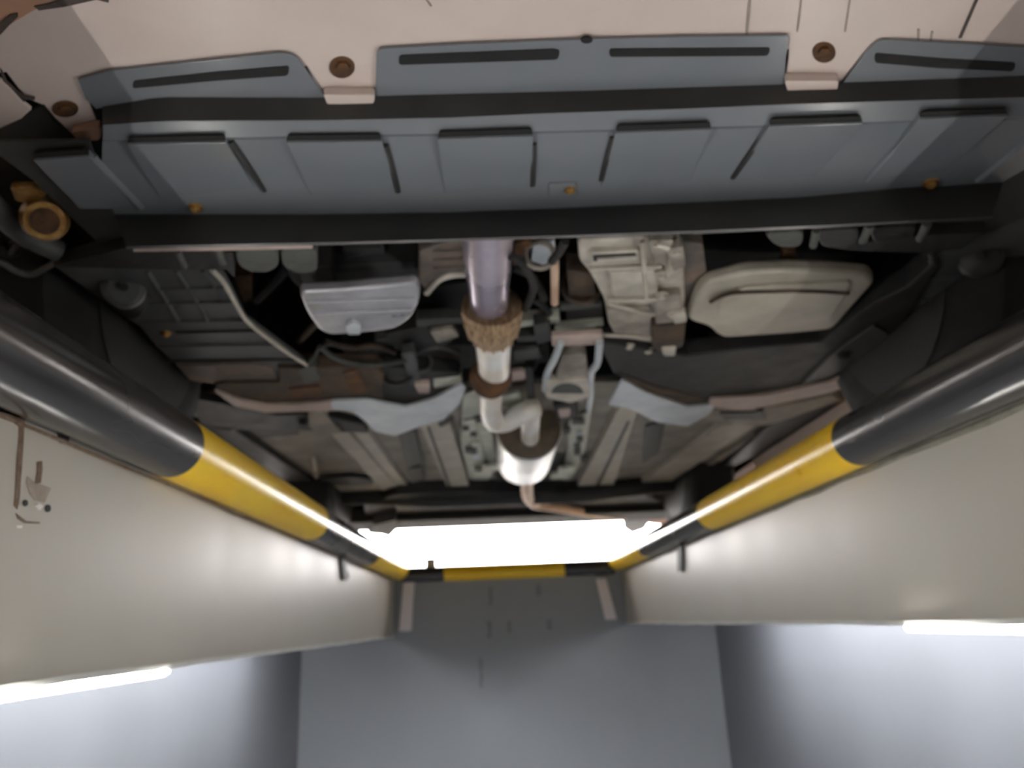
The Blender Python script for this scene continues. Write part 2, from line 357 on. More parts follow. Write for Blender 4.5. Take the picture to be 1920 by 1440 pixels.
for x, y0, y1, dx, wd in ((1400, -20, 66, 8, 5), (1585, -10, 60, 10, 3), (1495, -5, 60, 8, 3), (1800, -20, 72, 40, 6), (808, 0, 12, -8, 4), (1722, 55, 78, 0, 4), (1745, 60, 80, 3, 4)):
    b = MB(); b.prism([(x+dx-wd/2, y0), (x+dx+wd/2, y0), (x+wd/2, y1), (x-wd/2, y1)], .4925, .0006); b.build('scuff', 'smudge' if wd < 6 else 'scuff', bump)
tabs = [[(80,193,4),(146,146,6),(168,195,0),(186,240,4),(190,256,6),(184,264,6),(146,263,6),(134,250,4),(104,222,0)],
        [(548,70,0),(712,70,0),(708,120,0),(703,186,4),(699,197,6),(612,194,6),(607,184,4),(578,130,0)],
        [(1482,50,0),(1650,50,0),(1622,98,0),(1572,160,4),(1566,174,6),(1478,173,6),(1470,162,4),(1478,110,0)]]
for i, (tp, hole) in enumerate(zip(tabs, ((122,205,25,15), (641,127,24,20), (1545,99,22,19)))):
    b = MB(); b.prism(rounded(tp, 4), .4936, .002); tb = b.build('bumper_tab', 'paint', car, bevel=.0005)
    q = [p for p in tp]
    lipp = [[(134,248),(187,238),(190,257),(184,264),(146,263)], [(606,178),(703,178),(702,191),(698,198),(613,196)], [(1471,152),(1573,152),(1570,167),(1565,175),(1478,174)]][i]
    b = MB(); b.prism(rounded(lipp, 4), .4840, .009); b.build('lip', 'paint' if i else 'peach', tb, bevel=.001)
    cx, cy, rx, ry = hole
    b = MB(); b.prism(arc(cx, cy, rx, ry, 28), .4925, .0008); bo = b.build('bolt', 'rust', tb, label='rusty sunk fixing bolt')
    b = MB(); b.prism(arc(cx+2, cy+2, rx*.55, ry*.55, 6), .4895, .003); b.build('bolt_head', 'rust', bo)
# --- engine undertray
H1, H2 = .490, .467
flange = [
 rounded([(146,150,0),(200,134,0),(350,118,0),(530,99,14),(556,106,16),(578,138,0),(612,184,0),(600,187,0),(450,186,0),(300,187,0),(180,205,0),(160,186,0)], 4),
 rounded([(706,92,12),(850,84,0),(1100,74,0),(1300,69,0),(1482,67,10),(1474,110,0),(1470,162,0),(1300,169,0),(1100,174,0),(850,180,0),(704,184,0)], 4),
 rounded([(1578,160,0),(1625,98,6),(1648,75,20),(1800,82,0),(1930,90,0),(2060,98,0),(2060,140,0),(1900,148,0),(1700,156,0)], 4)]
tray = MB()
for p in flange: tray.prism(p, H1, .0025)
A = [(192,200),(300,182),(600,183),(850,176),(1100,170),(1470,158),(1580,155),(1920,142),(2060,136)]
B = [(192,234),(300,227),(600,225),(850,220),(1000,213),(1300,203),(1480,195),(1920,182),(2060,178)]
C = [(192,266),(350,264),(600,258),(850,254),(1100,248),(1480,238),(1920,222),(2060,218)]
D = [(215,402),(280,402),(600,402),(850,398),(1100,388),(1500,370),(1700,352),(1850,344),(1880,342)]
E_ = [(236,462),(420,458),(600,455),(850,448),(1100,440),(1320,432),(1550,422),(1700,414),(1830,408),(1862,404)]
tray.rows([(H2+.004, B), (H2-.002, [(x, y-4) for x, y in C]), (H2, C)], 60, .0025)
tr = tray.build('undertray', 'tray', car, bevel=.0008)
MB().rows([(H1, A), (H2+.004, B)], 60, .0025).build('undertray_step', 'trayd', tr, smooth=True)  # same plastic as the tray, darkened to paint this face's shade
b = MB()
b.rows([(H2, C), (H2, [(190,335),(600,330),(1100,320),(1480,305),(1920,285),(1985,280)]), (H2, D)], 60, .0025)
b.build('undertray_panel', 'tray', tr, smooth=True)
b = MB()
b.rows([(H2, D), (.419, [(x, y-3) for x, y in E_]), (.4165, E_), (.418, [(x, y+5) for x, y in E_])], 60, .003)
b.build('undertray_rear_flange', 'trayd', tr, smooth=True)  # rear face darkened likewise, shade put into the colour
# side wings of the tray
b = MB()
b.prism([(-140,262),(60,266),(168,264),(190,330),(216,402),(238,464),(212,482),(128,402),(62,338),(0,292),(-140,230)], H2+.001, .003)
b.prism([(-140,236),(0,244),(60,210),(80,196),(104,224),(136,252),(142,266),(60,268),(-140,262)], .4985, .003)  # wedge in the darkened plastic, painting the shaded step face
b.build('undertray_wing', 'trayd', tr)
b = MB()
b.prism([(1880,342),(1985,275),(2050,216),(2080,260),(2000,350),(1920,410),(1862,432),(1760,442),(1745,420),(1830,408),(1862,404)], H2+.001, .003)
b.build('undertray_wing', 'trayd', tr)
# black plates painting the dark inside the front flange slots
def bead(pts, H, drop, parent, m='tray', name='bead'):
    b = MB(); b.prism(rounded(pts, 6), H-drop, drop+.0005, 1.03); return b.build(name, m, parent, smooth=False, bevel=.0012)
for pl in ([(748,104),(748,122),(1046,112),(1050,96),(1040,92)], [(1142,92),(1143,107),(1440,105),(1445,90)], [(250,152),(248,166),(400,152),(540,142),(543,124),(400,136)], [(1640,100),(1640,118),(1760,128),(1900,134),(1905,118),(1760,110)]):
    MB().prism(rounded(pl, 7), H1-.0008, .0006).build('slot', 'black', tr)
# raised pads with a stepped front lip
def pad(fl, fr, rr, rl):
    p = [at(*fl, H2-.0070), at(*fr, H2-.0070), at(*rr, H2-.001), at(*rl, H2-.001)]
    q = [at(fl[0], fl[1]-0, H2-.0070), at(fr[0], fr[1], H2-.0070), p[2], p[3]]
    up = [Vector((v.x, v.y+(-.001 if i < 2 else 0), CZ+H2+.001)) for i, v in enumerate(q)]
    MB().prism(rounded([(fl[0]+4, fl[1]-14), (fr[0]-4, fr[1]-14), (fr[0], fr[1]), (fl[0], fl[1])], 5), H2-.0042, .002).build('louvre_opening', 'black', tr)  # black strip paints the dark inside the louvre gap
    b = MB(); b.slab(p, up); return b.build('raised_pad', 'tray', tr, bevel=.0022, seg=3)
pad((238,272), (424,268), (478,352), (300,372)); pad((536,268), (716,266), (748,362), (584,368))
pad((820,262), (1000,256), (998,352), (834,362)); pad((1154,250), (1334,244), (1294,340), (1126,350))
pad((1442,238), (1618,232), (1530,330), (1374,338)); pad((1724,224), (1890,218), (1776,318), (1628,340))
pad((62,302), (168,294), (262,392), (150,392)); pad((1990,205), (2040,200), (1950,300), (1838,345))
for x0, y0, x1, y1 in ((432,264,495,356), (1440,242,1374,332), (1000,268,998,346), (1150,256,1128,336), (722,270,746,358)):
    c = smoothpath([at(x0, y0, H2-.0005), at((x0+x1)/2, (y0+y1)/2, H2-.001), at(x1, y1, H2+.001)], 4)
    MB().tube(c, .0036, 10).build('bead', 'trayd', tr, smooth=True)
for x0, y0, x1, y1 in ((172,292,264,388), (1712,240,1626,336), (1922,268,1834,338), (2000,212,1920,268)):
    MB().tube([at(x0, y0, H2), at(x1, y1, H2)], .0045, 10).build('bead', 'tray', tr, smooth=True)
bolt(367, 388, H2, .0058, tr); bolt(1745, 342, H2, .0062, tr)
bb = bolt(1068, 352, H2, .0062, tr)
MB().prism(rounded([(1028,345),(1080,343),(1084,368),(1030,372)], 3), H2-.002, .002).build('clip', 'tray', tr, bevel=.0008)
MB().prism(arc(1100, 76, 11, 6, 14), H1-.001, .002).build('clip', 'black', tr)
# return flange and splash lumps hanging behind the tray
for pl, m in (([(250,464),(430,461),(586,458),(586,466),(430,470),(250,472)], 'galvp'), ([(1300,434),(1420,427),(1560,422),(1560,427),(1420,433),(1300,440)], 'raild')):
    MB().prism(pl, .428, .006).build('return_flange', m, tr)
def lump(pts, H, m='raild', t=.03, name='duct_boss', bev=.004):
    return MB().prism(rounded(pts, 12), H, t, 1.0).build(name, m, tr, bevel=bev, seg=3)
lump([(440,470),(522,468),(524,498),(505,512),(465,510),(444,496)], .44)
lump([(524,468),(594,466),(596,510),(560,514),(530,502)], .44)
lump([(1432,438),(1508,434),(1506,460),(1480,466),(1452,460)], .44)
lump([(1530,434),(1612,430),(1610,458),(1540,464)], .44, 'iron'); lump([(1630,428),(1722,424),(1712,452),(1638,458)], .44, 'iron')
for x, y, dx in ((338,484,14), (412,478,12), (1528,446,-6), (1624,438,-14), (1732,434,-14)):
    MB().tube([at(x-dx/2, y-16, .436), at(x+dx/2, y+14, .436)], .0052, 10).build('stud', 'raild', tr, smooth=True)
MB().prism([(228,466),(438,474),(440,520),(425,505),(330,506),(100,500),(150,486)], .452, .02).build('splash_strip', 'iron', tr)
MB().prism([(1545,462),(1745,440),(1850,436),(1800,468),(1740,474),(1600,470)], .452, .02).build('splash_strip', 'iron', tr)
# --- parts in the front left corner of the car
ho = MB().tube([at(84, 410, .47), at(84, 414, .455)], [.026, .021], 24).build('horn', 'brass', car, smooth=True)
MB().tube([at(84, 414, .4575), at(84, 415, .4535)], [.015, .015], 20).build('horn_mouth', 'rust', ho)
MB().prism(rounded([(18,352),(60,350),(90,366),(62,384),(28,378)], 6), .475, .008).build('horn_bracket', 'brass', car, bevel=.002)
MB().tube(smoothpath([at(-60,478,.47), at(0,492,.47), at(30,508,.47), at(60,514,.47), at(90,500,.47), at(120,486,.47), at(190,482,.47)]), .0045, 10).build('hose', 'shield', car, smooth=True)
MB().tube(smoothpath([at(-60,340,.47), at(0,400,.47), at(60,448,.47), at(110,470,.47)]), .014, 12).build('beam', 'shield', car, smooth=True)
MB().tube(smoothpath([at(120,470,.49), at(60,445,.50), at(20,470,.50), at(-20,450,.5)]), .010, 10).build('hose', 'iron', car, smooth=True)
# --- ribbed side shields
HS = .470
ls = MB().prism([(92,494),(200,480),(330,502),(400,504),(420,512),(462,595),(590,688),(560,715),(520,712),(500,690),(470,680),(330,684),(292,650),(262,612),(238,598),(206,572),(150,535)], HS, .006).build('side_shield', 'shield', car, bevel=.002)
def rib(p0, p1, par, m='shield', H=HS, r=.0035): return MB().tube([at(*p0, H), at(*p1, H)], r, 8).build('rib', m, par, smooth=True)
for y, x0, x1 in ((541,296,424), (568,262,440), (602,262,462), (622,330,482), (648,300,520), (676,310,560)): rib((x0, y), (x1, y-3), ls, 'iron' if y in (622, 676) else 'shield')
for p in (((276,508),(310,560)), ((310,560),(336,604)), ((330,508),(364,556)), ((364,556),(392,604)), ((380,506),(420,560))): rib(*p, ls)
bs = MB().tube([at(232,540,HS), at(232,540,HS-.006), at(232,540,HS-.008)], [.030, .027, .020], 28).build('mount_boss', 'shield', ls, smooth=True)
MB().tube([at(232,538,HS-.0075), at(232,538,HS-.0095)], .006, 16).build('hole', 'black', bs)
MB().tube([at(212,545,HS), at(255,562,HS)], [.02, .03], 16).build('boss_rim', 'iron', ls, smooth=True)
bolt(312, 624, HS, .006, ls)
MB().tube(smoothpath([at(397,506,.452), at(420,530,.452), at(440,566,.452), at(462,600,.455), at(500,632,.458), at(545,665,.460), at(576,684,.462)]), .0036, 10).build('brake_line', 'alu', car, smooth=True)
MB().tube(smoothpath([at(576,684,.462), at(590,668,.47), at(600,652,.48), at(620,645,.49)]), .0036, 10).build('brake_line', 'raild', car, smooth=True)
MB().prism([(330,686),(470,682),(508,690),(524,716),(420,722),(356,714)], .467, .01).build('shield_tail', 'shieldr', ls, bevel=.002, label='lighter dusty rear end')
rs = MB().prism([(1756,446),(1862,432),(1925,408),(1990,440),(1930,505),(1860,550),(1800,600),(1745,646),(1640,664),(1600,650),(1652,600),(1700,545),(1740,500)], HS, .006).build('side_shield', 'shield', car, bevel=.002)
for p in (((1760,470),(1650,640)), ((1700,560),(1800,560)), ((1660,620),(1760,616)), ((1722,520),(1830,520))): rib(*p, rs, 'shield', HS, .004)
MB().tube([at(1612,660,HS-.002), at(1690,560,HS-.002), at(1715,530,HS-.002)], .0045, 10).build('brake_line', 'raild', rs, smooth=True)
bs = MB().tube([at(1838,482,HS), at(1838,482,HS-.005), at(1838,482,HS-.007)], [.030, .026, .018], 28).build('mount_boss', 'iron', rs, smooth=True)
MB().tube([at(1838,480,HS-.0065), at(1838,480,HS-.0085)], .006, 16).build('hole', 'black', bs)
bolt(1757, 574, HS, .005, rs, 'rust')
# --- front subframe
HF = .462
sf = MB().prism([(520,690),(600,690),(700,690),(720,700),(720,762),(640,770),(560,768),(500,762),(430,748),(400,722),(420,718),(524,716)], HF, .03).build('subframe', 'rustd', car, bevel=.004)
MB().prism([(690,700),(720,690),(860,700),(872,728),(860,750),(800,775),(720,770),(700,740)], HF+.01, .03).build('subframe_centre', 'iron', sf, bevel=.003)
MB().prism(rounded([(400,732),(455,752),(500,760),(560,758),(625,752),(690,752),(700,766),(640,770),(560,772),(500,774),(440,762)], 6), HF-.008, .006).build('flange', 'galvp', sf, bevel=.0015, label='pinkish dusty flange')
MB().prism(rounded([(620,752),(690,750),(760,764),(815,748),(866,720),(874,728),(862,758),(832,788),(800,796),(740,818),(700,808),(684,790),(660,772),(622,768)], 6), HF-.009, .006).build('flange', 'galv', sf, bevel=.0015, label='pale grey flange')
MB().prism(rounded([(820,795),(850,782),(852,790),(826,802)], 3), HF-.011, .003).build('slot', 'iron', sf)
MB().prism([(350,745),(430,760),(520,778),(600,776),(680,796),(690,812),(560,806),(430,806),(380,800)], .50, .02).build('sill_link', 'iron', sf)
bolt(568, 790, .498, .010, sf, 'iron', .010)
MB().prism([(578,776),(600,770),(640,812),(600,820),(580,800)], .492, .02).build('bracket', 'pan_floor', sf, bevel=.002)
rf = MB().prism([(1118,640),(1290,668),(1430,650),(1540,640),(1600,596),(1640,570),(1700,540),(1745,500),(1740,480),(1755,476),(1760,500),(1700,600),(1640,662),(1560,712),(1420,738),(1340,748),(1300,762),(1240,742),(1200,722),(1150,700)], HF, .035).build('subframe', 'iron', car, bevel=.004)
MB().prism([(1160,700),(1240,728),(1330,748),(1310,775),(1240,760),(1180,724)], HF-.002, .02).build('rust_patch', 'rustd', rf)
MB().prism(rounded([(1330,748),(1440,742),(1560,716),(1640,672),(1700,664),(1740,650),(1735,662),(1690,686),(1600,722),(1560,736),(1440,762),(1400,770),(1330,764)], 6), HF-.008, .006).build('flange', 'galvp', rf, bevel=.0015, label='pinkish dusty flange')
MB().prism(rounded([(1166,712),(1214,738),(1290,764),(1340,760),(1332,776),(1290,800),(1230,792),(1180,766),(1140,760)], 6), HF-.009, .006).build('flange', 'galv', rf, bevel=.0015, label='pale grey flange')
MB().prism(rounded([(1560,664),(1640,610),(1670,630),(1600,690),(1500,724)], 8), HF-.004, .004).build('gusset', 'shield', rf, bevel=.002)
bolt(1582, 664, HF-.005, .010, rf, 'iron', .008)
MB().prism([(1290,768),(1440,766),(1560,742),(1580,750),(1450,795),(1420,800),(1330,790)], .492, .02).build('bracket', 'pan_floor', rf, bevel=.002)
MB().prism([(1350,775),(1430,772),(1436,786),(1360,788)], .488, .004).build('slot', 'iron', rf)
bolt(1424, 764, .486, .010, rf, 'iron', .010)
# --- engine, left side
en = MB().prism(rounded([(560,548),(640,545),(782,532),(788,560),(772,596),(742,616),(700,622),(620,628),(600,620),(578,590)], 14), .455, .016, 1.02).build('oil_pan', 'pan', car, smooth=True, bevel=.012, seg=4)
for y, x0, x1 in ((566,574,780), (588,588,772)): MB().tube([at(x0, y, .454), at(x1, y-8, .454)], .003, 8).build('rib', 'pan', en, smooth=True)
MB().prism(rounded([(648,612),(662,606),(676,612),(676,628),(652,628)], 4), .447, .01).build('drain_plug', 'galv', en, bevel=.002)
MB().prism(rounded([(520,470),(820,462),(828,515),(800,540),(640,552),(560,550),(530,520)], 20), .60, .2).build('engine_block', 'iron', car, bevel=.02, seg=3)
MB().prism(rounded([(594,510),(700,500),(790,500),(800,530),(640,545),(590,540)], 16), .52, .05).build('engine_cover', 'shield', car, smooth=True, bevel=.008, seg=3)
ab = MB().prism(rounded([(786,470),(850,452),(888,452),(888,510),(842,510),(812,532),(800,546),(784,530)], 8), .50, .06).build('bell_housing', 'shieldr', car, smooth=True, bevel=.005, seg=3)
for y in (468, 484, 499): MB().tube([at(812, y+4, .499), at(886, y, .499)], .003, 8).build('rib', 'shieldr', ab, smooth=True)
MB().tube(smoothpath([at(800,548,.50), at(822,524,.5), at(850,514,.5), at(886,514,.5)]), .006, 10).build('rim', 'alu', ab, smooth=True)
# --- gearbox, right of the exhaust
gb = MB().prism(rounded([(1084,452),(1200,446),(1272,450),(1282,500),(1284,560),(1280,640),(1262,664),(1180,652),(1142,612),(1132,560),(1104,508),(1086,490)], 8), .478, .10, 1.03).build('gearbox', 'alu', car, bevel=.005, seg=3)
for pl, H, m in (([(1108,474),(1200,470),(1202,494),(1110,498)], .470, 'alu'), ([(1142,512),(1230,508),(1234,552),(1150,556)], .468, 'alu'), ([(1225,556),(1276,552),(1282,600),(1230,612)], .466, 'alud'),
                 ([(1136,580),(1220,578),(1222,630),(1150,626)], .470, 'alud'), ([(1222,612),(1286,606),(1282,650),(1240,664),(1222,652)], .462, 'rustd'), ([(1216,452),(1262,450),(1254,500),(1230,494)], .468, 'alud')):
    MB().prism(rounded(pl, 5), H, .02).build('casting_boss', m, gb, bevel=.003)
for a, c in (((1138,563),(1232,560)), ((1138,568),(1225,590)), ((1132,628),(1250,634)), ((1204,452),(1212,560)), ((1104,504),(1240,500)), ((1120,486),(1192,482))):
    MB().tube([at(*a, .468), at(*c, .468)], .0036, 8).build('rib', 'alu', gb, smooth=True)
MB().prism([(1112,480),(1192,476),(1193,486),(1113,490)], .4685, .002).build('slot', 'iron', gb)
for x, y in ((1240,552),(1266,470),(1240,515),(1262,588),(1180,648),(1215,656)): bolt(x, y, .466, .007, gb, 'alu')
MB().prism(rounded([(1272,452),(1318,456),(1326,520),(1310,560),(1290,600),(1282,560),(1280,500)], 6), .488, .1).build('mount_plate', 'shieldr', car, bevel=.003, label='blue-grey side plate')
# transmission pan on the right
tp = MB().prism(rounded([(1310,546),(1330,530),(1400,512),(1480,508),(1560,510),(1628,516),(1640,530),(1600,575),(1562,618),(1480,626),(1352,634),(1330,612),(1288,600)], 14), .468, .02, 1.02).build('transmission_pan', 'panc', car, smooth=True, bevel=.006, seg=3)
MB().prism(rounded([(1350,560),(1400,540),(1600,530),(1560,600),(1480,612),(1370,620),(1344,600)], 12), .462, .008).build('pan_base', 'panc', tp, bevel=.003, seg=3)
MB().tube(smoothpath([at(1332,566,.461), at(1370,550,.461), at(1450,546,.461), at(1530,546,.461), at(1592,550,.461)]), .0035, 8).build('seam', 'rustd', tp, smooth=True)
MB().prism([(1300,462),(1440,468),(1640,470),(1640,516),(1480,520),(1330,528),(1310,500)], .60, .15).build('transmission_case', 'iron', car, bevel=.01)
MB().prism([(1468,470),(1492,470),(1486,520),(1466,520)], .50, .02).build('rust_strap', 'rust', car)
# --- middle bits between engine and gearbox
md = [('bracket','rustd',[(1062,506),(1112,512),(1118,560),(1068,566)],.50,.03), ('bracket','rust',[(966,456),(998,452),(976,496),(960,500)],.49,.02),
      ('valve_body','galv',[(1000,460),(1040,452),(1042,484),(1020,498),(996,490)],.50,.04), ('crossbar','raild',[(780,600),(880,596),(880,606),(782,614)],.50,.02),
      ('crossbar','foil',[(968,604),(1050,596),(1050,606),(970,614)],.49,.02), ('crossbar','raild',[(968,632),(1030,628),(1028,640),(968,642)],.485,.02),
      ('steering_rack','iron',[(640,650),(760,646),(900,648),(1030,644),(1032,680),(900,690),(760,700),(660,700)],.53,.06),
      ('steering_rack_boot','iron',[(1062,570),(1130,566),(1132,620),(1064,626)],.50,.05), ('crossbar','raild',[(1050,574),(1128,570),(1128,578),(1050,584)],.492,.01),
      ('crossbar','foil',[(1040,612),(1132,604),(1132,612),(1040,622)],.49,.01), ('bracket','foil',[(812,712),(866,706),(866,720),(814,728)],.47,.02),
      ('bracket','galvp',[(776,722),(806,720),(806,738),(784,738)],.462,.02), ('bracket','raild',[(700,640),(760,628),(770,650),(720,664)],.51,.03),
      ('heat_guard','foil',[(938,742),(974,736),(978,756),(944,764)],.48,.01), ('drive_shaft_guard','iron',[(790,540),(880,530),(884,590),(790,600)],.56,.05),
      ('bracket','iron',[(984,690),(1000,690),(1004,760),(990,762)],.475,.02)]
for nm, m, pl, H, t in md: MB().prism(rounded(pl, 3), H, t).build(nm, m, car, bevel=.0025)
MB().tube([at(1040,490,.478), at(1040,568,.478)], .0062, 10).build('dipstick_tube', 'pipet', car, smooth=True, label='cream-coloured upright tube')
for pts, r in (([(610,640),(660,652),(700,648),(740,660)], .006), ([(700,720),(726,690),(760,680),(800,700)], .008), ([(640,560),(600,600),(560,640)], .006), ([(1000,560),(1030,590),(1020,640),(1000,690)], .006), ([(780,660),(820,650),(860,660)], .005), ([(830,680),(820,700),(800,716)], .005), ([(960,500),(1000,520),(1020,560)], .007)):
    MB().tube(smoothpath([at(x, y, .50) for x, y in pts]), r, 8).build('hose', random.choice(['iron', 'raild', 'rustd', 'shield']), car, smooth=True)
for pts in ([(560,470),(520,520),(480,560)], [(1400,480),(1380,520)], [(780,560),(800,600),(760,640)]):
    MB().tube(smoothpath([at(x, y, .62) for x, y in pts]), .012, 8).build('hose', 'iron', car, smooth=True)
def ringbit(px, py, H, R_, r, m, nm='clamp_ring'):
    c = at(px, py, H); pts = [c+Vector((R_*math.cos(a), 0, R_*math.sin(a))) for a in [k*math.pi/8 for k in range(17)]]
    MB().tube(pts, r, 8, cap=False).build(nm, m, car, smooth=True)
ringbit(745, 690, .49, .034, .006, 'iron'); ringbit(700, 668, .50, .022, .005, 'shield'); ringbit(790, 678, .49, .02, .004, 'raild')
ringbit(1090, 536, .52, .03, .006, 'rustd'); ringbit(1012, 478, .48, .02, .004, 'alud')
for nm, m, pl, H, t in (('bracket','raild',[(560,692),(590,686),(600,712),(572,722)],.458,.02), ('bracket','rust',[(640,700),(668,694),(690,730),(660,742)],.459,.01), ('bracket','rust',[(540,730),(600,724),(606,742),(548,748)],.459,.01),
    ('link','iron',[(720,628),(800,612),(850,640),(800,668),(744,656)],.50,.03), ('link','shield',[(752,664),(776,660),(790,720),(770,724)],.47,.02), ('bracket','alud',[(806,624),(850,616),(862,632),(820,644)],.49,.01),
    ('bracket','raild',[(960,660),(1010,654),(1018,672),(966,678)],.475,.01), ('bracket','galvp',[(950,700),(984,696),(986,712),(954,716)],.47,.01), ('bracket','raild',[(1000,610),(1030,606),(1036,640),(1006,646)],.48,.02),
    ('tab','alu',[(1262,590),(1286,586),(1288,604),(1264,608)],.460,.012), ('tab','alu',[(1180,648),(1216,650),(1218,664),(1184,660)],.470,.012), ('tab','alu',[(1240,652),(1268,650),(1266,668),(1244,668)],.460,.012),
    ('tab','alud',[(1250,470),(1280,462),(1286,500),(1262,510)],.462,.015), ('block','shield',[(640,470),(720,466),(724,500),(650,506)],.54,.05), ('block','iron',[(560,505),(620,498),(630,540),(572,544)],.50,.04),
    ('bracket','rust',[(438,520),(470,516),(474,560),(456,570)],.56,.03), ('bracket','raild',[(1330,640),(1400,640),(1396,652),(1336,654)],.50,.02)):
    MB().prism(rounded(pl, 4), H, t).build(nm, m, car, bevel=.0025)
for pts, r, m in (([(600,650),(640,676),(700,684),(760,676)], .005, 'raild'), ([(1034,490),(1050,470),(1060,452)], .006, 'iron'), ([(960,480),(985,500),(1000,540),(985,580)], .006, 'iron'), ([(1140,660),(1200,690),(1280,700)], .006, 'shield'), ([(1230,455),(1262,470),(1258,500),(1240,520)], .006, 'alu')):
    MB().tube(smoothpath([at(x, y, .468) for x, y in pts]), r, 8).build('hose', m, car, smooth=True)
# gearbox mount: two legs round a cast block
gm = MB().prism(rounded([(1052,670),(1098,664),(1104,712),(1108,748),(1072,756),(1022,748),(1030,718),(1044,708)], 6), .452, .04).build('gearbox_mount', 'alud', car, smooth=True, bevel=.005, seg=3)
MB().prism(rounded([(1024,716),(1102,712),(1108,744),(1066,756),(1022,746)], 8), .446, .02).build('mount_cup', 'alu', gm, bevel=.003)
MB().prism(rounded(arc(1064, 738, 30, 18, 14, 180, 360), 0), .4445, .003).build('mount_rubber', 'raild', gm)
for pts in ([(1052,640),(1040,672),(1026,700),(1022,730)], [(1124,640),(1120,680),(1108,700),(1108,740),(1104,766)]):
    MB().tube(smoothpath([at(x, y, .455) for x, y in pts]), .0068, 8).build('mount_leg', 'galv', gm, smooth=True)
MB().prism(rounded([(1034,630),(1130,626),(1132,646),(1036,650)], 3), .458, .01).build('mount_bar', 'galvp', gm, bevel=.002)
MB().prism(rounded([(1036,760),(1082,756),(1086,784),(1046,790)], 5), .47, .03).build('rubber_block', 'iron', gm, bevel=.004)
MB().prism(rounded([(1046,770),(1070,768),(1068,782),(1050,784)], 3), .466, .004).build('bolt', 'galvp', gm)
# --- exhaust
ex = thing_ex = MB().tube([at(914,400,.50), at(914,470,.487), at(916,540,.475), at(917,578,.468), at(918,590,.466)], [.036,.0345,.031,.029,.025], 32).build('exhaust_downpipe', 'heat', car, smooth=True, label='purple-tinted heated steel pipe')
q0, q1, q2, q3, q4 = at(922,572,.470), at(922,585,.464), at(923,604,.460), at(924,618,.459), at(925,625,.459)
fx = MB().tube([q0, q1, q2, q3, q4], [.047,.046,.044,.040,.030], 40).build('flex_joint', 'flex', ex, smooth=True, label='brown braided flexible joint')
for k in range(9):
    a = math.radians(180+k*22.5)
    MB().tube([q1+Vector((math.cos(a)*.047, 0, math.sin(a)*.047)), q3+Vector((math.cos(a)*.041, 0, math.sin(a)*.041))], .0022, 6).build('braid_rib', 'flex', fx, smooth=True)
MB().tube([q3, at(926,680,.455), at(927,712,.452)], [.031,.030,.029], 32).build('front_pipe', 'pipe', ex, smooth=True)
MB().tube([at(922,690,.455), at(922,700,.453), at(920,708,.452), at(919,718,.452)], [.031,.037,.042,.034], 32).build('pipe_flange', 'rust', ex, smooth=True, label='rusty bolted flange')
MB().tube(smoothpath([at(921,716,.452), at(920,745,.450), at(920,770,.448), at(928,790,.446), at(950,790,.446), at(972,778,.450), at(994,768,.455), at(1004,764,.46)]), .0245, 28).build('elbow_pipe', 'pipe', ex, smooth=True)
MB().tube(smoothpath([at(994,764,.458), at(994,776,.454), at(994,795,.450), at(994,815,.449), at(994,828,.449)]), .0235, 28).build('inlet_pipe', 'pipe', ex, smooth=True)
m0 = at(993,820,.452); Ym = m0.y
m0 = Vector((m0.x, Ym, CZ+.478)); m1 = m0+Vector((.0, .40, 0))
def yp(p, dy): return Vector((p.x, p.y+dy, p.z))
rz = MB().tube([yp(m0, 0), yp(m0, .012), yp(m0, .03), yp(m0, .38), yp(m0, .40), yp(m0, .43)], [.080,.085,.084,.084,.078,.04], 40).build('resonator', 'muff', ex, smooth=True, label='bright round silencer body')
MB().tube([yp(m0, -.010), yp(m0, -.006), yp(m0, .004)], [.070,.078,.083], 40).build('end_plate', 'mufff', rz, smooth=True, label='brown rusty end plate')
for x, y in ((905,890), (920,880), (1062,884), (1048,894)): MB().prism(rounded([(x-16,y-5),(x+16,y-7),(x+18,y+3),(x-16,y+5)], 3), .48, .01).build('hanger', 'foil', ex, bevel=.002)
MB().tube(smoothpath([at(986,895,.47), at(988,915,.46), at(990,932,.455), at(1004,944,.452), at(1040,950,.452), at(1090,958,.452), at(1150,966,.452), at(1172,966,.454)]), .0225, 20).build('tailpipe', 'pipet', ex, smooth=True)
# --- floor pan
yf0, yf1 = 1.66, 3.30; zf = CZ+.52
fl = MB().box((CX-.80, yf0, zf), (CX+.80, yf1, zf+.02)).build('floor_pan', 'pan_floor', car)
def frail(pl, H, m='rail', t=.03, nm='floor_rail', bev=.004): return MB().prism(rounded(pl, 4), H, t).build(nm, m, fl, bevel=bev)
frail([(786,796),(842,790),(884,926),(846,932)], .495)
frail([(800,800),(806,800),(852,930),(846,930)], .494, 'raild', .004, 'groove', 0)
frail([(746,812),(778,808),(796,880),(766,892)], .500, 'raild', .03, 'bracket')
frail([(762,880),(792,874),(798,900),(770,906)], .496, 'iron', .02, 'bracket')
frail([(606,800),(640,798),(770,938),(742,948)], .500); frail([(652,800),(680,798),(778,930),(764,936)], .504)
frail([(598,898),(660,894),(700,900),(698,910),(600,912)], .502, 'iron', .01, 'groove'); frail([(590,914),(720,906),(730,920),(620,930)], .505)
frail([(584,860),(592,858),(598,900),(590,902)], .51, 'rail', .01, 'seam', 0)
frail([(1160,766),(1200,758),(1148,920),(1076,926)], .495); frail([(1176,790),(1182,790),(1118,924),(1110,924)], .494, 'raild', .004, 'groove', 0)
frail([(1350,800),(1440,784),(1236,918),(1176,924)], .500); frail([(1210,800),(1248,790),(1236,850),(1205,870)], .512, 'raild', .02, 'bracket')
frail([(1440,800),(1470,790),(1290,900),(1262,912)], .510, 'pan_floor')
